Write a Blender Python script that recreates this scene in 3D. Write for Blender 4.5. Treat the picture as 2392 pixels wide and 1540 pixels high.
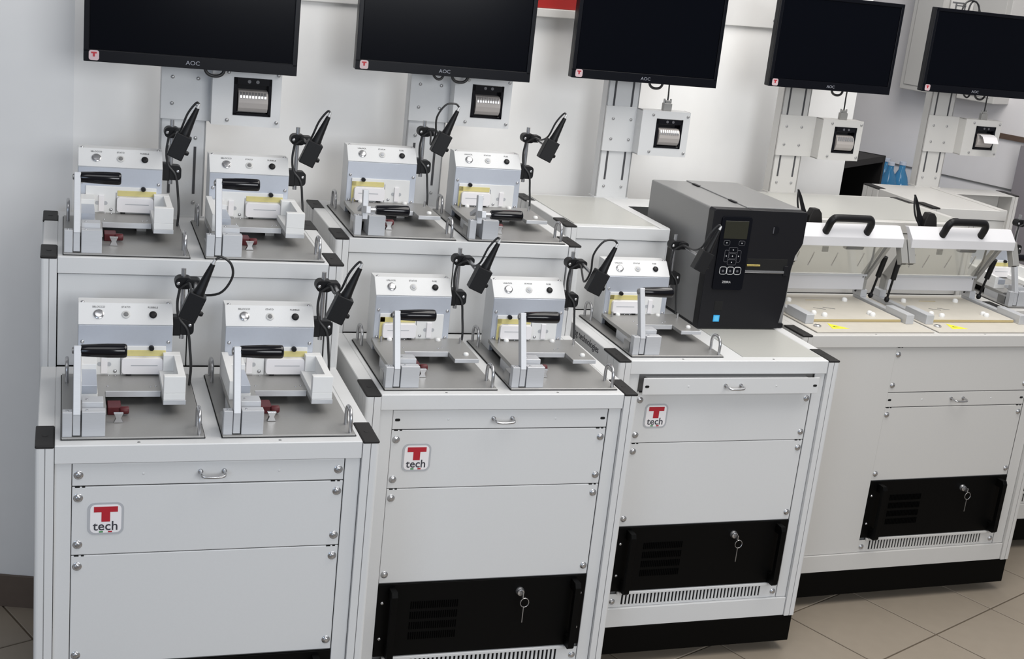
import bpy, bmesh, math, random
from mathutils import Vector, Matrix
random.seed(3)
for o in list(bpy.data.objects): bpy.data.objects.remove(o)
S = bpy.context.scene
COL = S.collection
R = math.radians

# ---------------------------------------------------------------- camera
PITCH, ROLL, CAMH, FPX = 0.27767, 0.109664, 1.7234, 3099.1
cam_d = bpy.data.cameras.new('camera'); cam = bpy.data.objects.new('camera', cam_d); COL.objects.link(cam)
cam_d.sensor_fit = 'HORIZONTAL'; cam_d.sensor_width = 36.0; cam_d.lens = 36.0*FPX/2392.0
fw = Vector((0, math.cos(PITCH), -math.sin(PITCH))); up = Vector((0, math.sin(PITCH), math.cos(PITCH))); rt = Vector((1, 0, 0))
r2 = math.cos(ROLL)*rt+math.sin(ROLL)*up; u2 = -math.sin(ROLL)*rt+math.cos(ROLL)*up
M = Matrix((r2, u2, -fw)).transposed().to_4x4(); M.translation = (0, 0, CAMH)
cam.matrix_world = M; S.camera = cam

# ---------------------------------------------------------------- world, lights, exposure
w = bpy.data.worlds.new('world'); S.world = w; w.use_nodes = True
w.node_tree.nodes['Background'].inputs[0].default_value = (0.93, 0.95, 1.0, 1)
w.node_tree.nodes['Background'].inputs[1].default_value = 0.27
def area(name, loc, target, sx, sy, power, col):
    l = bpy.data.lights.new(name, 'AREA'); l.shape = 'RECTANGLE'; l.size = sx; l.size_y = sy; l.energy = power; l.color = col
    o = bpy.data.objects.new(name, l); COL.objects.link(o); o.location = loc
    o.rotation_euler = (Vector(target)-Vector(loc)).to_track_quat('-Z', 'Y').to_euler(); return o
area('ceiling_lamp_far', (1.15, 2.75, 2.98), (1.15, 3.0, 0), 1.8, 1.8, 55, (1.0, 0.97, 0.93))
area('ceiling_lamp_near', (-0.4, 0.9, 2.98), (-0.4, 1.5, 0), 1.4, 1.4, 15, (0.98, 0.985, 1.0))
area('corner_fill_light', (1.38, 4.25, 2.98), (1.38, 4.3, 0), 0.8, 0.8, 18, (1.0, 0.975, 0.94))  # unseen fill light, added to brighten the far wall
area('window_daylight', (2.2, -1.3, 2.2), (0.0, 3.2, 0.95), 2.0, 1.6, 84, (0.95, 0.975, 1.0))
area('window_sidelight', (-1.1, -1.6, 1.5), (-0.3, 3.0, 0.5), 1.0, 1.2, 20, (0.62, 0.78, 1.0))
S.view_settings.view_transform = 'Standard'; S.view_settings.look = 'None'
S.view_settings.gamma = 1.0; S.view_settings.use_curve_mapping = False
S.view_settings.exposure = 0.0

# ---------------------------------------------------------------- materials
def mat(name, col, rough=0.5, metal=0.0, noise=0.0, nscale=40.0, bump=0.0, stretch=None, coat=0.0, alpha=None, trans=0.0, spec=0.5):
    m = bpy.data.materials.new(name); m.use_nodes = True; nt = m.node_tree; b = nt.nodes['Principled BSDF']
    b.inputs['Base Color'].default_value = (*col, 1); b.inputs['Roughness'].default_value = rough; b.inputs['Metallic'].default_value = metal
    b.inputs['Coat Weight'].default_value = coat; b.inputs['Transmission Weight'].default_value = trans
    b.inputs['Specular IOR Level'].default_value = spec
    if noise or bump:
        tc = nt.nodes.new('ShaderNodeTexCoord'); mp = nt.nodes.new('ShaderNodeMapping'); nz = nt.nodes.new('ShaderNodeTexNoise')
        nt.links.new(tc.outputs['Object'], mp.inputs['Vector']); nt.links.new(mp.outputs['Vector'], nz.inputs['Vector'])
        nz.inputs['Scale'].default_value = nscale; nz.inputs['Detail'].default_value = 5
        if stretch: mp.inputs['Scale'].default_value = stretch
        if noise:
            mx = nt.nodes.new('ShaderNodeMix'); mx.data_type = 'RGBA'
            mx.inputs[6].default_value = (*[c*(1-noise) for c in col], 1); mx.inputs[7].default_value = (*[min(1, c*(1+noise)) for c in col], 1)
            nt.links.new(nz.outputs['Fac'], mx.inputs[0]); nt.links.new(mx.outputs[2], b.inputs['Base Color'])
        if bump:
            bp = nt.nodes.new('ShaderNodeBump'); bp.inputs['Strength'].default_value = bump; bp.inputs['Distance'].default_value = 0.002
            nt.links.new(nz.outputs['Fac'], bp.inputs['Height']); nt.links.new(bp.outputs['Normal'], b.inputs['Normal'])
    return m
WHITE = mat('painted_steel', (0.635, 0.64, 0.642), 0.42, noise=0.02, nscale=300, bump=0.03)
WARMGREY = mat('warm_grey_painted_steel', (0.56, 0.55, 0.53), 0.42, noise=0.02, nscale=300, bump=0.03)  # same finish as painted_steel, darker and slightly warmer
WALLM = mat('wall_paint', (0.85, 0.845, 0.835), 0.85, noise=0.025, nscale=14, bump=0.08)
BOARDW = mat('white_board', (0.68, 0.675, 0.665), 0.6, noise=0.02, nscale=30)
GREYW = mat('far_wall_paint', (0.84, 0.82, 0.83), 0.85, noise=0.025, nscale=14, bump=0.08)
TILEM = mat('floor_tile', (0.28, 0.237, 0.187), 0.42, noise=0.07, nscale=22, bump=0.04)
GROUT = mat('tile_grout', (0.10, 0.075, 0.05), 0.9, noise=0.2, nscale=60)
SKIRT = mat('skirting_stone', (0.12, 0.09, 0.07), 0.6, noise=0.12, nscale=40)
BLACK = mat('black_plastic', (0.006, 0.006, 0.007), 0.45, spec=0.28, bump=0.05, nscale=500)
CAPM = mat('black_cap', (0.014, 0.013, 0.013), 0.55, spec=0.3, noise=0.15, nscale=200)
GLOSSB = mat('glossy_black', (0.003, 0.003, 0.005), 0.12, spec=0.4)
BLACKMETAL = mat('black_painted_metal', (0.0015, 0.0015, 0.0015), 0.5, spec=0.10)
PLINTHM = mat('plinth_black', (0.002, 0.0018, 0.0015), 0.6, spec=0.08)
PRNB = mat('printer_black', (0.007, 0.007, 0.009), 0.42, spec=0.25, bump=0.04, nscale=700)
PRNS = mat('printer_grey', (0.28, 0.28, 0.28), 0.40, metal=0.35, noise=0.03, nscale=400)
SCREEN = mat('dark_screen', (0.0015, 0.002, 0.004), 0.16, spec=0.10)
BEZEL = mat('bezel', (0.003, 0.0035, 0.006), 0.28, spec=0.18)
ALU = mat('aluminium', (0.56, 0.57, 0.59), 0.50, metal=0.45, noise=0.05, nscale=60, stretch=(1, 1, 12))
ALUB = mat('brushed_plate', (0.36, 0.355, 0.345), 0.45, metal=0.55, noise=0.05, nscale=260)
ALUF = mat('front_plate_anodised', (0.50, 0.53, 0.59), 0.42, metal=0.45, noise=0.03, nscale=200)
BOLTM = mat('bolt_zinc', (0.42, 0.42, 0.42), 0.35, metal=0.8)
CHROME = mat('chrome', (0.50, 0.50, 0.51), 0.24, metal=0.9)
STEELD = mat('dark_steel', (0.28, 0.28, 0.28), 0.35, metal=0.8)
NYLON = mat('white_nylon', (0.74, 0.74, 0.73), 0.5, noise=0.02, nscale=80)
LABELW = mat('white_label', (0.80, 0.78, 0.79), 0.5)
YELLOW = mat('yellow_plate', (0.60, 0.53, 0.22), 0.5, noise=0.06, nscale=90)
YELWARN = mat('warning_yellow', (0.80, 0.76, 0.03), 0.5)
RED = mat('logo_red', (0.42, 0.012, 0.025), 0.45)
REDBOX = mat('red_panel', (0.30, 0.012, 0.010), 0.5, noise=0.05, nscale=30)
REDK = mat('red_knob', (0.085, 0.004, 0.008), 0.5)  # red darkened to carry the shade on the latch under the platform
GREEN = mat('logo_green', (0.05, 0.25, 0.08), 0.5)
INK = mat('ink', (0.035, 0.035, 0.045), 0.6)
INKG = mat('grey_ink', (0.16, 0.16, 0.16), 0.6)
LOGOGREY = mat('logo_grey', (0.42, 0.43, 0.45), 0.5)
LOGOPINK = mat('sticker_pale', (0.55, 0.42, 0.44), 0.5)
RUBBER = mat('cable_rubber', (0.02, 0.02, 0.021), 0.4)
CLEARTUBE = mat('clear_sleeve', (0.55, 0.55, 0.55), 0.3, metal=0.3)
PAPER = mat('paper_cover', (0.40, 0.37, 0.35), 0.55)
CUTTER = mat('cutter_metal', (0.62, 0.62, 0.63), 0.25, metal=0.9)
BLUEST = mat('blue_sticker', (0.03, 0.36, 0.72), 0.4)
WOODY = mat('brown_rail', (0.12, 0.08, 0.06), 0.5)
BEIGE = mat('beige_board', (0.53, 0.50, 0.44), 0.5, noise=0.06, nscale=30)
LCD = mat('lcd_olive', (0.020, 0.020, 0.012), 0.25)
GOLD = mat('brass', (0.7, 0.55, 0.18), 0.25, metal=0.9)
WATERB = mat('blue_bottle', (0.10, 0.42, 0.75), 0.08, trans=0.55)
POLY = mat('polycarbonate', (0.93, 0.93, 0.88), 0.06, trans=0.9)
GREYP = mat('grey_bracket', (0.36, 0.355, 0.34), 0.4, metal=0.4)
PURPLEG = mat('grey_partition', (0.27, 0.25, 0.27), 0.7)
DARKIN = mat('dark_interior', (0.003, 0.003, 0.003), 0.9)

# ---------------------------------------------------------------- mesh helpers
class B:
    def __init__(s): s.bm = bmesh.new()
    def _merge(s, b2, mtx=None, sm=False):
        for f in b2.faces: f.smooth = sm
        if mtx is not None: bmesh.ops.transform(b2, matrix=mtx, verts=b2.verts)
        me = bpy.data.meshes.new('t'); b2.to_mesh(me); b2.free(); s.bm.from_mesh(me); bpy.data.meshes.remove(me); return s
    def box(s, x0, x1, y0, y1, z0, z1, bev=0.0, seg=2, mtx=None):
        b = bmesh.new(); bmesh.ops.create_cube(b, size=1.0)
        for v in b.verts: v.co = Vector(((x0+x1)/2+v.co.x*(x1-x0), (y0+y1)/2+v.co.y*(y1-y0), (z0+z1)/2+v.co.z*(z1-z0)))
        if bev: bmesh.ops.bevel(b, geom=b.edges[:], offset=bev, segments=seg, affect='EDGES', profile=0.5)
        return s._merge(b, mtx)
    def prism(s, poly, axis, a0, a1, bev=0.0, mtx=None):
        b = bmesh.new()
        def P(p, a): return {'x': (a, p[0], p[1]), 'y': (p[0], a, p[1]), 'z': (p[0], p[1], a)}[axis]
        v0 = [b.verts.new(P(p, a0)) for p in poly]; v1 = [b.verts.new(P(p, a1)) for p in poly]; n = len(poly)
        b.faces.new(v0); b.faces.new(v1[::-1])
        for i in range(n): b.faces.new((v0[i], v1[i], v1[(i+1) % n], v0[(i+1) % n]))
        bmesh.ops.recalc_face_normals(b, faces=b.faces[:])
        if bev: bmesh.ops.bevel(b, geom=b.edges[:], offset=bev, segments=2, affect='EDGES', profile=0.5)
        return s._merge(b, mtx)
    def lathe(s, p0, p1, prof, seg=18):
        # prof: list of (t along axis in metres from p0, radius)
        p0 = Vector(p0); ax = (Vector(p1)-p0).normalized(); q = ax.to_track_quat('Z', 'Y').to_matrix()
        e1, e2 = q.col[0], q.col[1]; b = bmesh.new(); rings = []
        for t, r in prof:
            rings.append([b.verts.new(p0+ax*t+e1*(r*math.cos(2*math.pi*k/seg))+e2*(r*math.sin(2*math.pi*k/seg))) for k in range(seg)])
        for a, c in zip(rings, rings[1:]):
            for k in range(seg): b.faces.new((a[k], a[(k+1) % seg], c[(k+1) % seg], c[k]))
        b.faces.new(rings[0][::-1]); b.faces.new(rings[-1])
        bmesh.ops.recalc_face_normals(b, faces=b.faces[:])
        return s._merge(b, None, True)
    def cyl(s, p0, p1, r0, r1=None, seg=16):
        L = (Vector(p1)-Vector(p0)).length
        return s.lathe(p0, p1, [(0, r0), (L, r0 if r1 is None else r1)], seg)
    def tube(s, pts, r, seg=8, sub=6):
        P = [Vector(p) for p in pts]; C = []
        if sub > 1 and len(P) > 2:
            Q = [2*P[0]-P[1]]+P+[2*P[-1]-P[-2]]
            for i in range(1, len(Q)-2):
                for k in range(sub):
                    t = k/sub; a, b_, c, d = Q[i-1], Q[i], Q[i+1], Q[i+2]
                    C.append(0.5*((2*b_)+(c-a)*t+(2*a-5*b_+4*c-d)*t*t+(3*b_-a-3*c+d)*t**3))
            C.append(P[-1])
        else: C = P
        b = bmesh.new(); rings = []; prev = None
        for i, c in enumerate(C):
            t = (C[min(i+1, len(C)-1)]-C[max(i-1, 0)]).normalized()
            if prev is None: n = t.orthogonal().normalized()
            else: n = (prev-t*prev.dot(t)); n = n.normalized() if n.length > 1e-6 else t.orthogonal().normalized()
            prev = n; m = t.cross(n)
            rings.append([b.verts.new(c+n*(r*math.cos(2*math.pi*k/seg))+m*(r*math.sin(2*math.pi*k/seg))) for k in range(seg)])
        for a, c in zip(rings, rings[1:]):
            for k in range(seg): b.faces.new((a[k], a[(k+1) % seg], c[(k+1) % seg], c[k]))
        b.faces.new(rings[0][::-1]); b.faces.new(rings[-1])
        bmesh.ops.recalc_face_normals(b, faces=b.faces[:])
        return s._merge(b, None, True)
    def mesh(s, name, m, smooth=True):
        me = bpy.data.meshes.new(name); s.bm.to_mesh(me); s.bm.free(); me.materials.append(m)
        if smooth:
            fl_ = [p.use_smooth for p in me.polygons]; me.set_sharp_from_angle(angle=R(48)); me.polygons.foreach_set('use_smooth', fl_); me.update()
        return me
    def obj(s, name, m, parent=None, loc=None, smooth=True):
        return put(name, s.mesh(name, m, smooth), parent, loc)
def put(name, me, parent=None, loc=None, rot=None):
    o = bpy.data.objects.new(name, me); COL.objects.link(o)
    if parent: o.parent = parent
    if loc is not None: o.location = loc
    if rot is not None: o.rotation_euler = rot
    return o
def tag(o, label, cat, group=None):
    o['label'] = label; o['category'] = cat
    if group: o['group'] = group
    return o
def thing(name, label, cat, loc, rz=0.0, group=None):
    o = bpy.data.objects.new(name, None); COL.objects.link(o); o.empty_display_size = 0.05
    o.location = loc; o.rotation_euler = (0, 0, rz); return tag(o, label, cat, group)
def structure(o): o['kind'] = 'structure'; return o
def dup(o, parent=None):
    c = o.copy(); COL.objects.link(c); c.parent = parent
    for ch in list(o.children): dup(ch, c)
    return c
def text(name, body, size, m, parent, mtx, depth=0.0003, bold=0.0, xscale=1.0):
    cu = bpy.data.curves.new('t', 'FONT'); cu.body = body; cu.size = size; cu.extrude = depth; cu.align_x = 'CENTER'; cu.align_y = 'CENTER'; cu.offset = bold
    cu.resolution_u = 3
    o = bpy.data.objects.new('t', cu); COL.objects.link(o); bpy.context.view_layer.update()
    me = bpy.data.meshes.new_from_object(o.evaluated_get(bpy.context.evaluated_depsgraph_get()))
    bpy.data.objects.remove(o); bpy.data.curves.remove(cu)
    me.transform(Matrix.Diagonal((xscale, 1, 1, 1))); me.transform(mtx); me.materials.clear(); me.materials.append(m); me.name = name
    return put(name, me, parent)
FRONT = Matrix.Rotation(R(90), 4, 'X')                     # text plane facing -y
def front_at(x, y, z): return Matrix.Translation((x, y, z)) @ FRONT
def rrect(cx, cz, w_, h_, r, n=5):
    pts = []
    for sx, sz, a0 in ((1, 1, 0), (-1, 1, 90), (-1, -1, 180), (1, -1, 270)):
        for k in range(n+1):
            a = R(a0+90*k/n); pts.append((cx+sx*(w_/2-r)+r*math.cos(a), cz+sz*(h_/2-r)+r*math.sin(a)))
    return pts

# ---------------------------------------------------------------- layout (metres, floor at z=0)
CAB = {1: (-0.79345, 2.11315, 0.34169), 2: (-0.28104, 2.56537, 0.33844), 3: (0.26115, 3.00302, 0.35411),
       4: (0.7745, 3.4215, 0.3770), 5: (1.493, 3.990, 0.3403)}
W, H, H2, D1, D2 = 0.607, 0.8202, 1.0487, 0.4343, 0.4252
DT = D1+D2
ZB = 0.107; ZV = 0.160; ZP = 0.2046; ZC = 0.3824; ZM = 0.6047; ZA = 0.738; ZT = 0.7825
PX0 = (W-0.4826)/2; PX1 = PX0+0.4826
def WD(c, x, y, z=0.0):
    X, Y, t = CAB[c]; return (X+math.cos(t)*x-math.sin(t)*y, Y+math.sin(t)*x+math.cos(t)*y, z)

# ---------------------------------------------------------------- room
WA = R(40.34); wd = Vector((math.cos(WA), math.sin(WA), 0)); wn = Vector((math.sin(WA), -math.cos(WA), 0))   # direction along near wall, normal to the room
A0 = Vector((-1.1135, 2.961, 0))                          # a point on the near wall
def wall_slab(name, p, q, z0, z1, thick, m, nrm):
    p, q, n = Vector(p), Vector(q), Vector(nrm)*-thick; b = bmesh.new()
    lo = [p, q, q+n, p+n]
    v = [b.verts.new((a.x, a.y, z0)) for a in lo]+[b.verts.new((a.x, a.y, z1)) for a in lo]
    for f in ((0, 1, 2, 3), (4, 5, 6, 7), (0, 1, 5, 4), (1, 2, 6, 5), (2, 3, 7, 6), (3, 0, 4, 7)): b.faces.new([v[i] for i in f])
    bmesh.ops.recalc_face_normals(b, faces=b.faces[:]); h = B(); h.bm.free(); h.bm = b
    return h.obj(name, m, smooth=False)
CORNER = A0+wd*0.085
ENDP = A0+wd*2.964
lw = Vector((-1, -0.06, 0)).normalized(); lwn = Vector((lw.y, -lw.x, 0)); lwn = lwn if lwn.y < 0 else -lwn
structure(wall_slab('wall_back', CORNER, ENDP, 0, 3.0, 0.12, WALLM, wn))
structure(wall_slab('wall_left', CORNER+lw*2.2, CORNER, 0, 3.0, 0.12, WALLM, lwn))
FS = 5.22; fd = Vector((wn.x, wn.y, 0)); fn = Vector((-wd.x, -wd.y, 0)); FC = wd*FS     # far wall: points FC + fd*k
def far(k, off=0.0, z=0.0): p = FC+fd*k+fn*off; return Vector((p.x, p.y, z))
structure(wall_slab('wall_far', far(-4.6), far(-1.0), 0, 3.0, 0.12, GREYW, fn))
def skirt(name, p, q, nrm): return structure(wall_slab(name, p+Vector(nrm)*0.011, q+Vector(nrm)*0.011, 0, 0.085, 0.010, SKIRT, nrm))
skirt('baseboard_left', CORNER+lw*2.2, CORNER, lwn); skirt('baseboard_back', CORNER, ENDP, wn)
fl = B(); fl.box(-3.2, 4.5, 0.9, 8.0, -0.05, -0.003); floor = structure(fl.obj('floor', GROUT, smooth=False))
TA = R(42.8); TO = Vector((1.284, 3.403, 0)); tile_me = B().box(-0.1475, 0.1475, -0.1475, 0.1475, -0.006, 0.0, 0.0012, 1).mesh('tile', TILEM, False)
for i in range(-14, 12):
    for j in range(-10, 14):
        c, s_ = math.cos(TA), math.sin(TA); x, y = (i+0.5)*0.3, (j+0.5)*0.3
        px, py = TO.x+c*x-s_*y, TO.y+s_*x+c*y
        if not (-1.95 < px < 3.0 and 1.5 < py < 5.6): continue
        if px+py*0.0 < -1.0 and py > 3.25: continue
        if (Vector((px, py, 0))-A0).dot(wn) < -0.1 and (Vector((px, py, 0))-A0).dot(wd) < 3.0: continue
        put('tile', tile_me, floor, (px, py, 0), (0, 0, TA))
# wall panels and the red board on the near wall
def on_wall(name, k0, k1, z0, z1, th, m, bev=0.0):
    mt = Matrix.Translation(A0) @ Matrix.Rotation(WA, 4, 'Z')
    b = B(); b.box(k0, k1, -th, -0.0005, z0, z1, bev); b.bm.transform(Matrix.Identity(4)); o = b.obj(name, m); o.matrix_world = mt; return o
tag(on_wall('wall_panel', 0.47, 1.36, 1.546, 2.2, 0.012, BOARDW, 0.002), 'white wall board behind the monitors beside the red board', 'wall board')
wp2 = tag(on_wall('wall_panel', 2.05, 2.62, 1.563, 2.2, 0.012, BOARDW, 0.002), 'white wall board with small screw near the end of the wall', 'wall board')
put('screw', B().lathe((0, 0, 0), (0, -1, 0), [(0, 0.006), (0.002, 0.005), (0.003, 0.001)], 10).mesh('screw', STEELD), wp2, (2.437, -0.012, 1.588))
rb = thing('notice_board', 'red board on a white ledge mounted on the white wall', 'board', tuple(A0+wd*1.5+Vector((0, 0, 1.55))), WA)
B().box(-0.14, 0.14, -0.03, -0.001, 0.0235, 0.6, 0.002).obj('board_face', REDBOX, rb)
B().box(-0.15, 0.15, -0.045, -0.001, 0.0, 0.0235, 0.002).obj('ledge', WARMGREY, rb)

# ---------------------------------------------------------------- bench parts
def screw_mesh():
    b = B(); b.lathe((0, 0, 0), (0, -1, 0), [(0, 0.0082), (0.0012, 0.0082), (0.0018, 0.0068), (0.0038, 0.0056), (0.0050, 0.0036), (0.0046, 0.001)], 14)
    return b.mesh('screw', CHROME)
SCREW = screw_mesh()
SMALLSCREW = B().lathe((0, 0, 0), (0, -1, 0), [(0, 0.0038), (0.0012, 0.0036), (0.0022, 0.0024), (0.0026, 0.0008)], 10).mesh('screw', CHROME)
BOLT = B().lathe((0, 0, 0), (0, -1, 0), [(0, 0.0042), (0.002, 0.0042), (0.0034, 0.0030), (0.0036, 0.001)], 10).mesh('bolt', BOLTM)
def post_poly(x0, y0, sgn):
    # 32 mm x 100 mm extrusion, outer corner rounded, groove in the front face
    wx = 0.0315; r = 0.007; p = []
    X = (lambda u: x0+u) if sgn > 0 else (lambda u: x0-u)
    for k in range(5):
        a = R(90*k/4); p.append((X(r-r*math.cos(a)), y0+r-r*math.sin(a)))
    p += [(X(0.0158), y0), (X(0.0158), y0+0.004), (X(0.0175), y0+0.004), (X(0.0175), y0), (X(wx), y0), (X(wx), y0+0.1),
          (X(0.003), y0+0.1), (X(0), y0+0.097), (X(0), y0+0.072), (X(0.003), y0+0.072), (X(0.003), y0+0.069), (X(0), y0+0.069),
          (X(0), y0+0.036), (X(0.003), y0+0.036), (X(0.003), y0+0.033), (X(0), y0+0.033)]
    return p
def cap_mesh():
    b = B(); b.box(0, 0.0315, 0, 0.1, 0, 0.0055, 0.0022, 2)
    b.cyl((0.0158, 0.05, 0.005), (0.0158, 0.05, 0.0062), 0.006, 0.005, 12); return b.mesh('end_cap', CAPM)
CAPME = cap_mesh()
def badge(parent, cx, y, cz, s=0.062):
    g = B().prism(rrect(cx, cz, s, s, s*0.2), 'y', y-0.0012, y).obj('badge', LOGOGREY, parent)
    B().prism(rrect(cx, cz, s*0.86, s*0.88, s*0.15), 'y', y-0.0016, y-0.0010).obj('badge_face', LABELW, g)
    t = [(-0.33, 0.38), (0.33, 0.38), (0.33, 0.21), (0.12, 0.21), (0.12, -0.09), (-0.12, -0.09), (-0.12, 0.21), (-0.33, 0.21)]
    B().prism([(cx+a*s, cz+b_*s) for a, b_ in t], 'y', y-0.0020, y-0.0014).obj('letter_t', RED, g)
    text('lettering', 'tech', s*0.40, INK, g, front_at(cx, y-0.0018, cz-0.235*s), bold=0.0002)
    B().box(cx-0.18*s, cx-0.07*s, y-0.0019, y-0.0014, cz-0.43*s, cz-0.385*s).obj('flag_green', GREEN, g)
    B().box(cx+0.07*s, cx+0.18*s, y-0.0019, y-0.0014, cz-0.43*s, cz-0.385*s).obj('flag_red', RED, g)
    return g
def wire_handle(b, cx, y, z, w_=0.042, out=0.024, r=0.0026):
    b.tube([(cx-w_/2, y, z), (cx-w_/2, y-out*0.7, z), (cx-w_/2+0.006, y-out, z-0.002), (cx+w_/2-0.006, y-out, z-0.002), (cx+w_/2, y-out*0.7, z), (cx+w_/2, y, z)], r, 8, 4)
    for sx in (-1, 1): b.cyl((cx+sx*w_/2, y, z), (cx+sx*w_/2, y-0.003, z), 0.005, 0.0045, 10)
def vent_panel(parent, x0, x1, y, z0, z1, m=None):
    b = B(); n = 40; xa, xb = x0+0.035, x1-0.045; za, zb = z0+0.006, z1-0.008
    b.box(x0, x1, y, y+0.0015, z0, za); b.box(x0+0.02, x1-0.02, y-0.006, y+0.0015, zb, z1-0.001, 0.0008, 1); b.box(x0, xa, y, y+0.0015, za, zb); b.box(xb, x1, y, y+0.0015, za, zb)
    st = (xb-xa)/n
    for k in range(n): b.box(xa+k*st+st*0.48, xa+(k+1)*st, y-0.001, y+0.0015, za, zb)
    o = b.obj('vent_panel', m or WHITE, parent, smooth=False); B().box(xa-0.004, xb+0.004, y+0.004, y+0.03, z0, z1).obj('vent_shadow_box', DARKIN, parent)
    return o
def rack_panel(parent, name, x0, x1, y, z0, z1, screws=True, m=WHITE, dz=0.0215):
    p = B().box(x0, x1, y, y+0.0040, z0+0.0007, z1-0.0007, 0.0014, 2).obj(name, m, parent)
    for sx in (x0+0.0105, x1-0.0105):
        if screws:
            for z in ((z0+dz, z1-dz) if z1-z0 > 0.06 else ((z0+z1)/2,)): put('screw', SCREW, p, (sx, y, z))
    for sx in (x0+0.014, x1-0.014):    # dark locating notches at the joint
        if name == 'front_panel': B().box(sx-0.009, sx-0.001, y-0.0003, y+0.001, z1-0.0022, z1+0.0008).obj('notch', DARKIN, p); B().box(sx+0.003, sx+0.008, y-0.0003, y+0.001, z1-0.0022, z1+0.0008).obj('notch', DARKIN, p)
    return p
def drawer(parent, x0, x1, y, z0, z1, pulled, slots, m=None):
    d = B().box(x0, x1, y-pulled, y-pulled+0.0025, z0+0.0012, z1-0.0012, 0.0012, 2)
    if pulled > 0.005: d.box(x0+0.02, x1-0.02, y-pulled+0.002, y+0.2, z0+0.004, z1-0.008)
    d = d.obj('drawer', m or WHITE, parent); yy = y-pulled
    h = B(); wire_handle(h, (x0+x1)/2, yy, (z0+z1)/2+0.002); h.obj('handle', CHROME, d)
    for sx in (x0+0.0105, x1-0.0105):
        if slots: B().prism(rrect(sx, (z0+z1)/2, 0.011, 0.006, 0.0029), 'y', yy-0.0005, yy+0.001).obj('slot', DARKIN, d)
        else: put('screw', SCREW, d, (sx, yy, (z0+z1)/2))
    for f in (0.25, 0.75): put('rivet', RIVET, d, (x0+(x1-x0)*f, yy, (z0+z1)/2))
    return d
RIVET = B().lathe((0, 0, 0), (0, -1, 0), [(0, 0.0026), (0.0006, 0.0022), (0.0009, 0.0006)], 8).mesh('rivet', WHITE)

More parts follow.
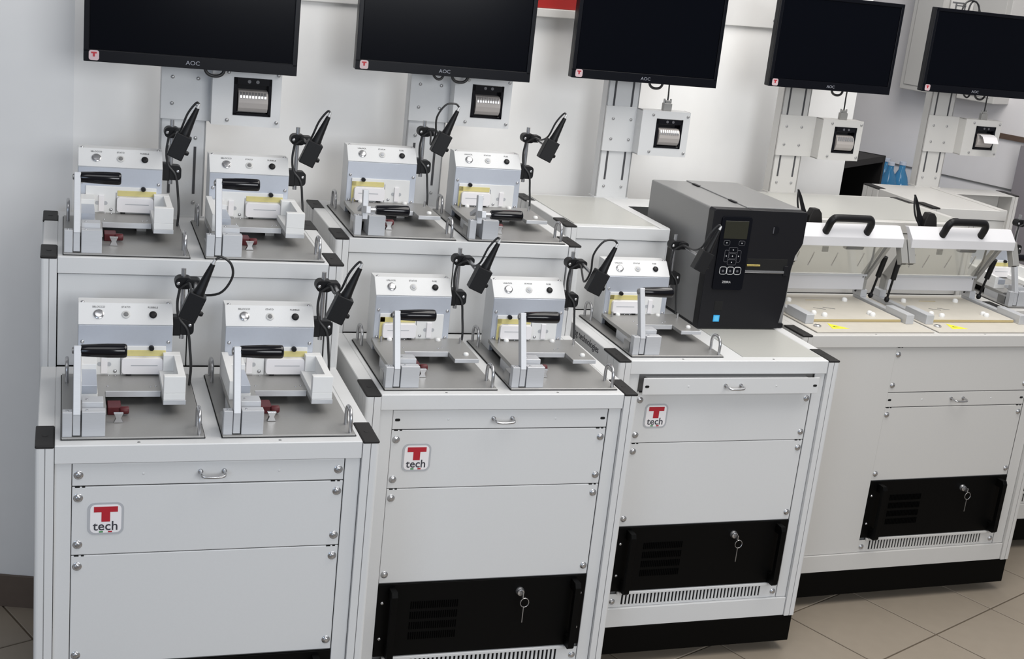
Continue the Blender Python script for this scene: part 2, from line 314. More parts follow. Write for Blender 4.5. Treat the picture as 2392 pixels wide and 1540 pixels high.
def bench(c, label, wid=W, px0=PX0, half_tier=False, stack=True, pulled=0.0, slots=True, colx=None, logo=True, sidetext=None, m=WHITE, rp_low=True, paper=False):
    X, Y, t = CAB[c]; px1 = px0+0.4826
    r = thing('test_bench', label, 'test bench', (X, Y, 0), t, 'white rack test benches'); wi = 0.0325
    # posts and caps
    for x0, sg in ((0, 1), (wid, -1)):
        for y0, zt in ((0, H), (D1, H2), (DT-0.1, H2)):
            if half_tier and sg < 0 and y0 == D1: continue
            po = B().prism(post_poly(x0, y0, sg), 'z', ZB, zt-0.0055).obj('post', m, r, smooth=False)
            put('end_cap', CAPME, po, (x0 if sg > 0 else x0-0.0315, y0, zt-0.0055))
        xa, xb = (0.003, 0.0325) if sg > 0 else (wid-0.0325, wid-0.003)
        xo = (0.006, 0.010) if sg > 0 else (wid-0.010, wid-0.006)
        B().box(xa, xb, 0.1, D1, H-0.075, H-0.001, 0.0015, 1).obj('side_rail', m, r)
        if not (half_tier and sg < 0): B().box(xa, xb, D1+0.1, DT-0.1, H2-0.075, H2-0.001, 0.0015, 1).obj('side_rail', m, r)
        B().box(*xo, 0.098, DT-0.098, ZB, H-0.07).obj('side_panel', m, r)
        if not (half_tier and sg < 0): B().box(*xo, D1+0.09, DT-0.09, H-0.06, H2-0.07).obj('side_panel', m, r)
    tw = wid if not half_tier else 0.303
    # decks
    dk = B().box(wi, wid-wi, 0.003, D1, H-0.0035, H-0.001, 0.001, 1); dk.box(wi, wid-wi, 0.002, 0.022, H-0.035, H-0.0015, 0.001, 1)
    dk = dk.obj('deck', m, r)
    for fx in (0.26, 0.72): put('rivet', RIVETD, dk, (wi+(wid-2*wi)*fx, 0.014, H-0.001), (R(-90), 0, 0))
    td = B().box(wi, tw-(wi if not half_tier else 0.0), D1+0.003, DT, H2-0.0035, H2-0.001, 0.001, 1); td.box(wi, tw-(wi if not half_tier else 0.0), D1+0.002, D1+0.022, H2-0.035, H2-0.0015, 0.001, 1)
    td.obj('upper_deck', m, r)
    if half_tier:
        B().box(tw-0.004, tw, D1+0.004, DT, H-0.001, H2-0.001, 0.001, 1).obj('side_panel', m, r)
        B().box(tw-0.03, tw-0.001, D1+0.003, DT-0.01, H2-0.001, H2+0.001, 0.0006, 1).obj('side_trim', m, r)
        B().box(tw, wid-wi, D1, DT, H-0.0035, H-0.001, 0.001, 1).obj('rear_deck', m, r)
        bp = B().box(tw, wid-wi, DT-0.03, DT-0.004, H-0.001, H2-0.002, 0.001, 1).obj('back_panel', m, r)
        B().box(tw+0.06, wid-0.07, DT-0.0315, DT-0.029, H2-0.075, H2-0.068).obj('slot', DARKIN, bp)
        B().box(tw, wid-wi, DT-0.12, DT-0.004, H2-0.003, H2-0.001, 0.001, 1).obj('back_ledge', m, r)
    if c in (3, 4): B().box(wi+0.002, tw-(wi if not half_tier else 0.031), D1+0.03, DT-0.02, H2-0.001, H2+0.0006).obj('cover_sheet', SHEET, r)
    if c == 3: B().box(0.345, wid-wi-0.006, 0.03, D1-0.01, H-0.001, H+0.0006).obj('cover_sheet', SHEET, r)
    # riser
    xr = tw-(wi if not half_tier else 0.0); splits = [wi] + ([0.288] if not half_tier and wid < 0.7 else []) + [xr]
    for a, b_ in zip(splits, splits[1:]): B().box(a+0.0012, b_-0.0012, D1+0.006, D1+0.009, H-0.0005, H2-0.0365, 0.0008, 1).obj('riser_panel', m, r)
    B().box(wi, xr, D1+0.010, D1+0.014, H-0.003, H2-0.02).obj('riser_backing', DARKIN, r)
    # front frame
    for xa, xb in ((wi, px0-0.0012), (px1+0.0012, wid-wi)):
        B().box(xa, xb, 0.009, 0.013, ZV, H-0.035, 0.0008, 1).obj('stile', m, r)
    B().box(wi, wid-wi, 0.004, 0.03, ZB, ZV-0.001, 0.001, 1).obj('bottom_rail', m, r)
    B().box(px0-0.02, px1+0.02, 0.019, 0.023, ZV, H-0.035).obj('rack_backing', INKG, r)
    B().box(0.006, wid-0.006, DT-0.006, DT-0.003, ZB, H2-0.01).obj('back_panel', m, r)
    B().box(0.004, wid-0.004, 0.004, DT-0.02, 0.030, ZB-0.001, 0.0015, 1).obj('plinth', PLINTHM, r)
    for fx in (0.08, wid-0.08):
        for fy in (0.09, DT-0.1): B().lathe((fx, fy, 0.0005), (fx, fy, 1), [(0, 0.024), (0.006, 0.024), (0.010, 0.010), (0.032, 0.010)], 12).obj('foot', PLINTHM, r)
    # 19 inch stack
    y = 0.0115
    if stack:
        rack_panel(r, 'front_panel', px0, px1, y, ZC, ZM, m=m); p2 = rack_panel(r, 'front_panel', px0, px1, y, ZM, ZA, m=m)
        drawer(r, px0, px1, y, ZA, ZT, pulled, slots, m)
    else:
        rack_panel(r, 'front_panel', px0, px1, y, ZC, ZM, m=m); drawer(r, px0, px1, y, ZM, ZM+0.0445, 0.0, True, m)
        p2 = rack_panel(r, 'front_panel', px0, px1, y, ZM+0.0445, ZT, m=m)
    if logo: badge(p2, px0+0.058, y, (ZM+ZA)/2+0.004)
    vp = vent_panel(r, px0, px1, y, ZV, ZP, m)
    for sx in (px0+0.0105, px1-0.0105): put('screw', SCREW, vp, (sx, y, ZV+0.016))
    if sidetext:
        mt = Matrix.Translation((0.0026, 0.2195, H-0.0185)) @ Matrix.Rotation(R(-90), 4, 'Z') @ FRONT
        text('lettering', sidetext, 0.0262, INK, r, mt)
    # column with slots and bolts
    cx = colx if colx is not None else 0.299
    co = B(); ct = 1.72
    co.box(cx-0.051, cx+0.051, 0.846, 0.850, H2-0.001, ct); co.box(cx-0.051, cx-0.047, 0.846, 0.885, H2-0.001, ct); co.box(cx+0.047, cx+0.051, 0.846, 0.885, H2-0.001, ct)
    co.box(cx-0.055, cx+0.055, 0.842, 0.888, H2-0.001, H2+0.003); co = co.obj('column', m, r, smooth=False)
    b0 = H2+0.30 if not rp_low else H2+0.12
    for sx in (-0.028, 0.028):
        for za, zb in ((H2+0.055, H2+0.165), (H2+0.255, H2+0.37)):
            B().box(cx+sx-0.003, cx+sx+0.003, 0.8452, 0.847, za, zb).obj('slot', DARKIN2, co)
        for zz in (H2+0.035, H2+0.185, H2+0.235): put('bolt', BOLT, co, (cx+sx, 0.846, zz))
    return r
SHEET = mat('cover_sheet_grey', (0.52, 0.52, 0.49), 0.35, metal=0.2, noise=0.03, nscale=150)
DARKIN2 = mat('slot_grey', (0.06, 0.06, 0.065), 0.8)
RIVETD = B().lathe((0, 0, 0), (0, -1, 0), [(0, 0.0030), (0.0006, 0.0026), (0.0009, 0.0006)], 8).mesh('rivet', STEELD)

bench(1, 'white test bench with four guide block fixtures, next to the bare wall and skirting', slots=False)
bench(2, 'white test bench with lowered levers on its upper deck', sidetext=None)
bench(3, 'white test bench carrying the black label printer, its drawer pulled out', half_tier=True, pulled=0.028, sidetext='ing technologies')
bench(4, 'wide white test bench with two open clear lidded fixtures', wid=0.8666, px0=0.3149, stack=False, colx=0.400, logo=False, m=WARMGREY)
bench(5, 'white test bench by the water bottles and wall cabinet', half_tier=True, m=WARMGREY, logo=False, colx=0.262)

# ---------------------------------------------------------------- rack computers
def rack_pc(c, label, px0=PX0):
    X, Y, t = CAB[c]; r = thing('rack_computer', label, 'computer', WD(c, px0, 0.0115, ZP), t, 'black rack computers in the benches')
    Wp, Hp = 0.4826, 0.1778-0.0015
    B().box(0, Wp, -0.003, 0.0015, 0.0012, Hp, 0.0006, 1).obj('front_plate', BLACKMETAL, r)
    for hx in (0.030, Wp-0.030):
        prof = [(-0.003, 0.004), (-0.030, 0.004), (-0.036, 0.010), (-0.036, Hp-0.016), (-0.030, Hp-0.006), (-0.003, Hp-0.006), (-0.003, Hp-0.03), (-0.022, Hp-0.03), (-0.022, 0.03), (-0.003, 0.03)]
        B().prism(prof, 'x', hx-0.007, hx+0.007, 0.0008).obj('handle', BLACKMETAL, r)
    for sx in (0.0105, Wp-0.0105):
        for z in (0.045, 0.132): put('screw', SMALLSCREW, r, (sx, -0.003, z))
    v = B(); n = 22
    for row in range(4):
        for k in range(n): v.box(0.075+k*0.005, 0.0775+k*0.005, -0.0042, -0.0028, 0.040+row*0.025, 0.057+row*0.025)
    v.obj('vent_grille', GRILLE, r, smooth=False)
    lk = B().lathe((0.325, -0.003, 0.145), (0.325, -1, 0.145), [(0, 0.010), (0.004, 0.010), (0.006, 0.008), (0.010, 0.008), (0.011, 0.005)], 14).obj('lock', CHROME, r)
    k = B(); k.box(0.3238, 0.3262, -0.030, -0.012, 0.138, 0.152, 0.0008, 1)
    ring = [(0.331+0.010*math.cos(a), -0.026, 0.127+0.011*math.sin(a)) for a in [2*math.pi*i/12 for i in range(13)]]
    k.tube(ring, 0.0009, 6, 1); k.obj('key', CHROME, lk)
    k2 = B(); k2.box(0.3285, 0.3305, -0.0265, -0.0255, 0.078, 0.118); k2.obj('spare_key', STEELD, lk)
    return r
GRILLE = mat('grille_black', (0.0008, 0.0008, 0.0008), 0.8, spec=0.02)
rack_pc(1, 'black rack computer in the bench next to the bare wall')
rack_pc(2, 'black rack computer with key in lock, in the bench with lowered upper levers')
rack_pc(3, 'black rack computer with key in lock, below the label printer bench drawer')
rack_pc(4, 'black rack computer with key in lock, in the wide bench with clear lids', 0.3149)
rack_pc(5, 'black rack computer in the bench by the water bottles')

# ---------------------------------------------------------------- lever fixtures
def rotbox(b, p0, p1, wx, th, x0, bev=0.0008):
    # bar of width wx (x from x0) running p0->p1 in the yz plane
    d = Vector((0, p1[0]-p0[0], p1[1]-p0[1])); L = d.length; a = math.atan2(d.z, d.y)
    mt = Matrix.Translation((x0, p0[0], p0[1])) @ Matrix.Rotation(a, 4, 'X')
    b.box(0, wx, 0, L, -th/2, th/2, bev, 1, mtx=mt)
def fixture(kind, folded, loop, lang):
    r = bpy.data.objects.new('test_fixture', None); COL.objects.link(r); r.empty_display_size = 0.05
    Bk = kind == 'B'
    B().box(-0.0016, 0.2466, -0.0006, 0.3496, 0.0, 0.0008).obj('gap_shade', DARKIN, r)  # dark sheet standing in for the shaded gap round the base plate
    B().box(0, 0.245, 0, 0.348, 0.0006, 0.004, 0.0006, 1).obj('base_plate', ALUB, r)
    # housing with sloped control face
    x0, x1 = 0.028, 0.204
    prof = [(0.266, 0.004), (0.266, 0.131), (0.264, 0.1325), (0.295, 0.167), (0.330, 0.167), (0.330, 0.004)]
    hs = B().prism(prof, 'x', x0, x1, 0.0008).obj('housing', WHITE, r)
    fp = B().box(x0+0.0006, x1-0.0006, 0.2635, 0.2665, 0.0045, 0.1305, 0.0004, 1).obj('front_plate', ALUF, r)
    for sx in (x0+0.008, x1-0.008):
        for z in (0.035, 0.098): put('screw', SMALLSCREW, fp, (sx, 0.2635, z))
        for yy in (0.300, ): put('screw', SMALLSCREW, hs, (sx, yy, 0.167), (R(-90), 0, 0))
    # controls on the slope
    sl = Vector((0, 0.031, 0.0345)).normalized(); nn = Vector((0, -sl.z, sl.y))
    def sp(x, u): p = Vector((x, 0.264, 0.1325))+sl*u; return p
    for i, (cx, rad, m, ht) in enumerate(((0.0655, 0.0098, CHROME, 0.004), (0.116, 0.0080, NYLON, 0.0025), (0.1665, 0.0072, BLACK, 0.004))):
        c = sp(cx, 0.0215); nm = ('push_button', 'status_lamp', 'fuse_holder')[i]
        if i == 0: o = B().lathe(c, c+nn, [(0, rad), (0.002, rad), (0.003, rad*0.82), (0.0022, rad*0.78), (0.0040, rad*0.7), (0.0046, rad*0.3)], 18).obj(nm, m, hs)
        elif i == 1:
            o = B().lathe(c, c+nn, [(0, rad), (0.0015, rad), (0.0022, rad*0.8)], 18).obj(nm, LAMPRIM, hs); B().lathe(c, c+nn, [(0.0015, rad*0.62), (0.0034, rad*0.55), (0.004, rad*0.2)], 14).obj('lens', INKG if lang == 0 else LOGOGREY, o)
        else: o = B().lathe(c, c+nn, [(0, rad), (0.003, rad), (0.0042, rad*0.85), (0.0045, rad*0.3)], 16).obj(nm, m, hs)
        c2 = sp(cx, 0.0375)+nn*0.0004
        mt = Matrix.Translation(c2) @ Matrix((Vector((1, 0, 0)), sl, nn)).transposed().to_4x4()
        text('lettering', (('SBLOCCO', 'STATO', 'FUSIBILE'), ('UNLOCK', 'STATUS', 'FUSE'))[lang][i], 0.0052, INKG, hs, mt, 0.0002)
    # interface panel on the front plate
    mx = (lambda u: 0.232-u) if Bk else (lambda u: u)
    def bx(ua, ub, y0, y1, z0, z1, bev=0.0008): a, c = mx(ua), mx(ub); return B().box(min(a, c), max(a, c), y0, y1, z0, z1, bev, 2)
    ip = bx(0.044, 0.192, 0.259, 0.2637, 0.030, 0.0905).obj('interface_panel', NYLON, r)
    bx(0.110, 0.1915, 0.2575, 0.2592, 0.071, 0.083).obj('yellow_strip', YELLOW, ip)
    if Bk: bx(0.180, 0.1915, 0.2575, 0.2592, 0.032, 0.083).obj('yellow_strip', YELLOW, ip)
    md = B().prism(rrect(mx(0.1475), 0.0535, 0.077, 0.033, 0.006), 'y', 0.247, 0.2592, 0.001).obj('module', LABELW, ip)
    B().box(min(mx(0.126), mx(0.176)), max(mx(0.126), mx(0.176)), 0.2466, 0.2472, 0.0545, 0.0562).obj('label_line', LOGOGREY, md)
    bx(0.1068, 0.1082, 0.2585, 0.2592, 0.030, 0.078, 0).obj('gap', INKG, ip)
    sk = bx(0.071, 0.083, 0.2545, 0.2592, 0.036, 0.072, 0.001).obj('socket', LABELW, ip)
    for u in (0.0685, 0.0855): B().cyl((mx(u), 0.2584, 0.054), (mx(u), 0.2592, 0.054), 0.0045, None, 10).obj('socket_clip', LOGOGREY, sk)
    put('screw', SMALLSCREW, ip, (mx(0.097), 0.259, 0.040))
    B().lathe((mx(0.164), 0.2575, 0.0885), (mx(0.164), -1, 0.0885), [(0, 0.0052), (0.006, 0.0052), (0.009, 0.0040)], 12).obj('index_pin', BLACK, ip)
    B().lathe((mx(0.122), 0.258, 0.0355), (mx(0.122), -1, 0.0355), [(0, 0.0052), (0.005, 0.0048), (0.008, 0.003)], 12).obj('index_pin', BLACK, ip)
    # platform
    rx = 0.234 if Bk else 0.220
    out = [(0.024, 0.2625), (rx, 0.2625), (rx, 0.110), (0.178, 0.110), (0.178, 0.161), (0.076, 0.161), (0.076, 0.060), (0.020, 0.060), (0.020, 0.200)]
    pf = B().prism(out, 'z', 0.0245, 0.033, 0.0005).obj('platform', ALUB, r, smooth=False)
    B().box(0.077, 0.177, 0.1595, 0.1625, 0.022, 0.0335, 0.0005, 1).obj('front_edge', ALU, pf)
    B().box(0.1785, rx-0.0005, 0.1085, 0.1105, 0.0245, 0.0335, 0.0005, 1).obj('front_edge', ALU, pf)
    for fx, fy in ((0.082, 0.19), (0.160, 0.185), (0.170, 0.19), (0.085, 0.255), (0.098, 0.252)):
        put('rivet', RIVET2, pf, (fx, fy, 0.033), (R(-90), 0, 0))
    if Bk:
        for fx, fy in ((0.175, 0.245), (0.212, 0.140), (0.062, 0.245)):
            B().lathe((fx, fy, 0.033), (fx, fy, 1), [(0, 0.0062), (0.003, 0.0062), (0.0055, 0.0042), (0.006, 0.001)], 12).obj('rest_button', NYLON, pf)
        for fx, fy in ((0.222, 0.226), (0.040, 0.232)): B().cyl((fx, fy, 0.033), (fx, fy, 0.046), 0.0028, None, 8).obj('pin', CHROME, pf)
    else:
        g = B(); g.box(0.179, 0.2185, 0.1115, 0.262, 0.033, 0.046, 0.0006, 1); g.box(0.179, 0.2185, 0.1115, 0.127, 0.046, 0.079, 0.0008, 1)
        g.prism([(0.127, 0.046), (0.127, 0.076), (0.262, 0.079), (0.262, 0.046)], 'x', 0.206, 0.2185); g.box(0.186, 0.2185, 0.240, 0.262, 0.046, 0.079, 0.0008, 1)
        g.obj('guide_block', NYLON, pf)
        g = B(); g.box(0.022, 0.062, 0.1115, 0.262, 0.033, 0.046, 0.0006, 1); g.prism([(0.1115, 0.046), (0.1115, 0.070), (0.262, 0.079), (0.262, 0.046)], 'x', 0.022, 0.034)
        g.box(0.034, 0.062, 0.205, 0.262, 0.046, 0.072, 0.0008, 1); g.obj('guide_block', NYLON, pf)
        B().box(0.034, 0.061, 0.111, 0.205, 0.046, 0.062, 0.0008, 1).obj('guide_insert', ALUF, pf)
    # supports
    B().box(0.020, 0.030, 0.060, 0.150, 0.004, 0.0245).obj('support', ALU, r); B().box(0.036, 0.072, 0.085, 0.262, 0.004, 0.0245).obj('support', BLACKMETAL, r)
    B().box(0.150, 0.170, 0.215, 0.262, 0.004, 0.0245).obj('support', STEELD, r)
    # clamp blocks
    B().box(0.001, 0.0172, 0.004, 0.022, 0.004, 0.0495, 0.0006, 1).obj('clamp_block', ALU, r)
    B().box(0.0335, 0.0730, 0.004, 0.024, 0.004, 0.0505, 0.0006, 1).obj('clamp_block', ALU, r)
    B().box(0.0335, 0.0700, 0.028, 0.060, 0.004, 0.0600, 0.0006, 1).obj('rear_block', ALU, r)
    B().box(0.001, 0.0172, 0.026, 0.060, 0.004, 0.030, 0.0006, 1).obj('rear_block', STEELD, r)
    for fx, fy, fz in ((0.009, 0.014, 0.0495), (0.042, 0.014, 0.0505), (0.042, 0.044, 0.060)): put('rivet', RIVET2, r, (fx, fy, fz), (R(-90), 0, 0))
    # lever
    if not folded:
        lv = B(); rotbox(lv, (0.012, 0.006), (0.013, 0.047), 0.0128, 0.015, 0.0185); rotbox(lv, (0.012, 0.042), (0.053, 0.157), 0.0128, 0.017, 0.0185)
        lv = lv.obj('lever', ALU, r)
        B().lathe((0.0302, 0.0515, 0.1485), (1, 0.0515, 0.1485), [(0, 0.0100), (0.002, 0.0108), (0.03, 0.0122), (0.045, 0.0128), (0.073, 0.0128), (0.0768, 0.0120), (0.0785, 0.0100)], 22).obj('grip', GLOSSB, lv)
        B().lathe((0.0185, 0.0515, 0.1485), (-1, 0.0515, 0.1485), [(0, 0.006), (0.002, 0.006), (0.003, 0.004)], 12).obj('nut', STEELD, lv)
    else:
        lv = B(); rotbox(lv, (0.016, 0.040), (0.024, 0.107), 0.0128, 0.014, 0.0185); rotbox(lv, (0.022, 0.062), (-0.022, 0.070), 0.0110, 0.016, 0.0195)
        rotbox(lv, (0.020, 0.075), (0.075, 0.050), 0.0110, 0.010, 0.0195)
        lv = lv.obj('lever', ALU, r)
        B().cyl((0.030, -0.016, 0.069), (0.046, -0.016, 0.069), 0.006, None, 14).obj('boss', CHROME, lv)
        B().lathe((0.043, -0.016, 0.069), (1, -0.016, 0.069), [(0, 0.0100), (0.002, 0.0108), (0.03, 0.0122), (0.045, 0.0128), (0.073, 0.0128), (0.0768, 0.0120), (0.0785, 0.0100)], 22).obj('grip', GLOSSB, lv)
    # red latch under the platform
    B().lathe((0.102, 0.112, 0.0135), (0.120, 0.112, 0.0135), [(0, 0.006), (0.002, 0.0075), (0.014, 0.0075), (0.016, 0.006)], 10).obj('latch_knob', REDK, r)
    B().box(0.080, 0.104, 0.112, 0.150, 0.004, 0.019, 0.001, 1).obj('latch_body', REDK, r)
    hg = [(-0.0085, 0.0), (0.0085, 0.0), (0.0070, 0.003), (0.0045, 0.009), (0.0070, 0.015), (0.0085, 0.018), (-0.0085, 0.018), (-0.0070, 0.015), (-0.0045, 0.009), (-0.0070, 0.003)]
    B().prism([(0.098+a, 0.0045+b_) for a, b_ in hg], 'y', 0.070, 0.078, 0.0005).obj('latch_hook', CHROME, r)
    # lifting handles
    for hx, ya, yb in ((0.236, 0.008, 0.052), (0.009, 0.292, 0.336)):
        h = B(); h.tube([(hx, ya, 0.004), (hx, ya, 0.030), (hx, ya+0.008, 0.043), (hx, (ya+yb)/2, 0.0465), (hx, yb-0.008, 0.043), (hx, yb, 0.030), (hx, yb, 0.004)], 0.0036, 10, 5); h.obj('lifting_handle', CHROME, r)
    # sensor stand
    rx_, ry = 0.2235, 0.300
    cl = B(); cl.box(0.2045, 0.221, ry-0.014, ry+0.014, 0.104, 0.142, 0.002, 2); cl.prism([(a, b_) for a, b_ in rrect(0.231, 0.122, 0.030, 0.033, 0.009)], 'y', ry-0.013, ry+0.013, 0.001); cl = cl.obj('lower_clamp', BLACK, r)
    put('screw', SMALLSCREW, cl, (0.238, ry-0.0135, 0.126))
    B().cyl((rx_, ry, 0.095), (rx_, ry, 0.238), 0.0048, None, 14).obj('rod', CHROME, r)
    uc = B(); uc.prism(rrect(0.2235, 0.211, 0.034, 0.024, 0.011), 'y', ry-0.013, ry+0.013, 0.001); uc.prism([(a, b_) for a, b_ in rrect(0.241, 0.211, 0.030, 0.018, 0.007)], 'y', ry-0.016, ry+0.010, 0.001); uc = uc.obj('upper_clamp', BLACK, r)
    put('screw', SMALLSCREW, uc, (0.213, ry-0.0135, 0.211))
    B().cyl((0.246, ry-0.005, 0.211), (0.236, 0.158, 0.207), 0.0046, None, 12).obj('cross_rod', CHROME, r)
    ax = Vector((0.38, -0.02, 0.92)).normalized(); e1 = Vector((0.92, -0.1, -0.38)); e1 = (e1-ax*e1.dot(ax)).normalized(); e2 = ax.cross(e1)
    mt = Matrix((e1, e2, ax)).transposed().to_4x4(); mt.translation = (0.2285, 0.148, 0.206)
    sb = B().box(-0.0165, 0.0165, -0.015, 0.015, -0.027, 0.026, 0.0018, 2, mtx=mt).obj('sensor_body', BLACK, r)
    c0 = Vector((0.2285, 0.148, 0.206))+ax*0.022
    B().lathe(c0, c0+ax, [(0, 0.0105), (0.008, 0.0106), (0.012, 0.0096), (0.040, 0.0070), (0.066, 0.0046)], 14).obj('strain_relief', BLACK, sb)
    tip = c0+ax*0.066
    B().lathe(tip, tip+ax, [(0, 0.0036), (0.010, 0.0026)], 8).obj('cable_sleeve', CLEARTUBE, sb)
    k0 = Vector((0.2285, 0.148, 0.206))+e1*0.013-ax*0.008
    B().lathe(k0, k0+e1, [(0, 0.005), (0.008, 0.005), (0.011, 0.0035)], 12).obj('knob', BLACK, sb)
    tp = tip+ax*0.009
    if loop == 0: pts = [tp, tp+Vector((-0.006, 0.004, 0.002)), tp+Vector((-0.022, 0.010, -0.022)), tp+Vector((-0.034, 0.02, -0.058)), (0.226, 0.20, 0.222), (0.232, 0.27, 0.216), (0.216, ry-0.012, 0.200)]
    elif loop == 1: pts = [tp, tp+Vector((0.012, 0, 0.006)), tp+Vector((0.030, 0.0, -0.008)), tp+Vector((0.033, 0.006, -0.036)), tp+Vector((0.012, 0.02, -0.070)), (0.236, 0.20, 0.215), (0.232, 0.27, 0.216), (0.216, ry-0.012, 0.200)]
    else: pts = [tp, tp+Vector((-0.010, 0, 0.008)), tp+Vector((-0.034, 0.0, 0.004)), tp+Vector((-0.052, 0.006, -0.028)), tp+Vector((-0.048, 0.02, -0.070)), (0.214, 0.19, 0.195), (0.232, 0.27, 0.214), (0.216, ry-0.012, 0.200)]
    B().tube(pts, 0.0024, 8, 6).obj('sensor_cable', RUBBER, r)
    B().tube([(0.216, ry-0.012, 0.200), (0.2125, ry-0.012, 0.170), (0.217, ry-0.012, 0.140), (0.234, ry-0.016, 0.116), (0.240, ry-0.016, 0.075), (0.2425, ry-0.02, 0.04), (0.2405, ry-0.022, 0.004)], 0.0027, 8, 6).obj('down_cable', RUBBER, r)
    return r
LAMPRIM = mat('lamp_rim', (0.50, 0.50, 0.49), 0.35)
RIVET2 = B().lathe((0, 0, 0), (0, -1, 0), [(0, 0.0024), (0.0010, 0.0022), (0.0014, 0.0008)], 8).mesh('rivet', CHROME)
def place(proto, c, x, y, z, label, group, fresh):
    o = proto if fresh else dup(proto); o.location = WD(c, x, y, z); o.rotation_euler = (0, 0, CAB[c][2]); tag(o, label, 'test fixture', group); return o
FX = (0.0435, 0.3205)
pA1 = fixture('A', False, 1, 0); place(pA1, 1, FX[0], 0.0265, H, 'white guide block fixture on lower deck nearer bare wall, cable looped above its sensor', 'guide block fixtures', True)
pA0 = fixture('A', False, 0, 0); place(pA0, 1, FX[1], 0.0265, H, 'white guide block fixture on the lower deck, nearer the next bench', 'guide block fixtures', True)
place(pA0, 1, FX[0], D1+0.0135, H2, 'white guide block fixture on the upper deck, nearer the bare wall', 'guide block fixtures', False)
place(pA0, 1, FX[1], D1+0.0135, H2, 'white guide block fixture on the upper deck, nearer the next bench', 'guide block fixtures', False)
pB0 = fixture('B', False, 0, 1); place(pB0, 2, FX[0], 0.0265, H, 'lever fixture with bare platform, raised lever, on lower deck nearer the guide block bench', 'bare platform fixtures', True)
pB2 = fixture('B', False, 2, 1); place(pB2, 2, FX[1], 0.0265, H, 'lever fixture with bare platform, raised lever, on lower deck nearer the printer bench', 'bare platform fixtures', True)
place(pB0, 3, FX[0], 0.0265, H, 'lever fixture with bare platform and raised lever, beside the black label printer', 'bare platform fixtures', False)
pF2 = fixture('B', True, 2, 1); place(pF2, 2, FX[0], D1+0.0085, H2, 'lever fixture with lowered lever on upper deck, cable looped above its sensor', 'bare platform fixtures', True)
pF0 = fixture('B', True, 0, 1); place(pF0, 2, FX[1], D1+0.0085, H2, 'lever fixture with lowered lever on upper deck, nearer the printer bench', 'bare platform fixtures', True)
place(pA0, 5, FX[0], 0.0265, H, 'guide block fixture with raised lever on the bench by the water bottles', 'guide block fixtures', False)

# ---------------------------------------------------------------- label printer on bench 3
lp = thing('label_printer', 'large grey and black label printer with keypad on the bench deck', 'printer', WD(3, 0.333, 0.262, H), CAB[3][2])
PWD, PH, PD = 0.275, 0.322, 0.40
B().box(0.003, PWD-0.003, 0.03, PD, 0.006, PH, 0.004, 2).obj('body', PRNS, lp)
B().box(0.006, PWD-0.008, 0.02, PD-0.01, 0.0005, 0.012).obj('base', PRNB, lp)
prof = [(0, 0.004), (0.238, 0.004), (0.250, 0.08), (0.252, 0.165), (0.258, 0.205), (0.272, 0.232), (PWD, 0.24), (PWD, PH-0.004), (PWD-0.004, PH+0.001), (0.004, PH+0.001), (0, PH-0.004)]
B().prism(prof, 'y', 0.0, 0.031, 0.0015).obj('front_cover', PRNB, lp)
td = B().box(0.110, PWD-0.001, 0.034, PD-0.003, PH-0.001, PH+0.003, 0.0015, 2).obj('top_door', PRNS, lp)
for yy in (0.09, 0.31): B().box(0.104, 0.114, yy, yy+0.04, PH+0.001, PH+0.004, 0.001, 1).obj('hinge', PRNB, td)
B().box(0.1065, 0.1085, 0.002, 0.031, PH-0.03, PH+0.0013).obj('cover_seam', DARKIN, lp)
kp = B().prism(rrect(0.068, 0.207, 0.088, 0.196, 0.008), 'y', -0.0045, 0.001, 0.0008).obj('control_panel', BEZEL, lp)
B().box(0.034, 0.102, -0.0056, -0.0042, 0.247, 0.294, 0.0004, 1).obj('display', LCD, kp)
def kring(cx, cz, w_, h_, m, t=0.0012):
    o = rrect(cx, cz, w_, h_, min(w_, h_)*0.3, 4); i = rrect(cx, cz, w_-2*t, h_-2*t, min(w_, h_)*0.22, 4); b = B(); bm = b.bm; n = len(o)
    vo = [bm.verts.new((p[0], -0.0056, p[1])) for p in o]; vi = [bm.verts.new((p[0], -0.0056, p[1])) for p in i]; vb = [bm.verts.new((p[0], -0.0044, p[1])) for p in o]
    for k in range(n): bm.faces.new((vo[k], vo[(k+1) % n], vi[(k+1) % n], vi[k])); bm.faces.new((vo[k], vb[k], vb[(k+1) % n], vo[(k+1) % n]))
    bmesh.ops.recalc_face_normals(bm, faces=bm.faces[:]); return b.obj('key_outline', m, kp)
KEYG = mat('key_grey', (0.10, 0.10, 0.11), 0.4); KEYW = mat('key_white', (0.55, 0.55, 0.55), 0.4)
for cx, cz, w_, h_ in ((0.046, 0.236, 0.018, 0.013), (0.090, 0.236, 0.018, 0.013), (0.068, 0.2175, 0.026, 0.015), (0.068, 0.201, 0.022, 0.014), (0.068, 0.1845, 0.026, 0.015), (0.050, 0.201, 0.012, 0.032), (0.086, 0.201, 0.012, 0.032)):
    kring(cx, cz, w_, h_, KEYG, 0.0009); B().cyl((cx, -0.0054, cz), (cx, -0.0044, cz), 0.0016, None, 8).obj('key_symbol', KEYW, kp)
for cx in (0.047, 0.068, 0.089): kring(cx, 0.162, 0.021, 0.021, KEYW, 0.0014); B().cyl((cx, -0.0054, 0.161), (cx, -0.0044, 0.161), 0.0034, None, 10).obj('key_symbol', KEYG, kp)
text('lettering', 'ZEBRA', 0.0085, KEYW, kp, front_at(0.062, -0.0048, 0.131), 0.0003)
B().box(0.115, 0.238, -0.001, 0.002, 0.158, 0.196, 0.002, 1).obj('media_slot', DARKIN, lp)
B().box(0.113, 0.232, -0.004, 0.001, 0.157, 0.164, 0.001, 2).obj('tear_bar', CHROME, lp)
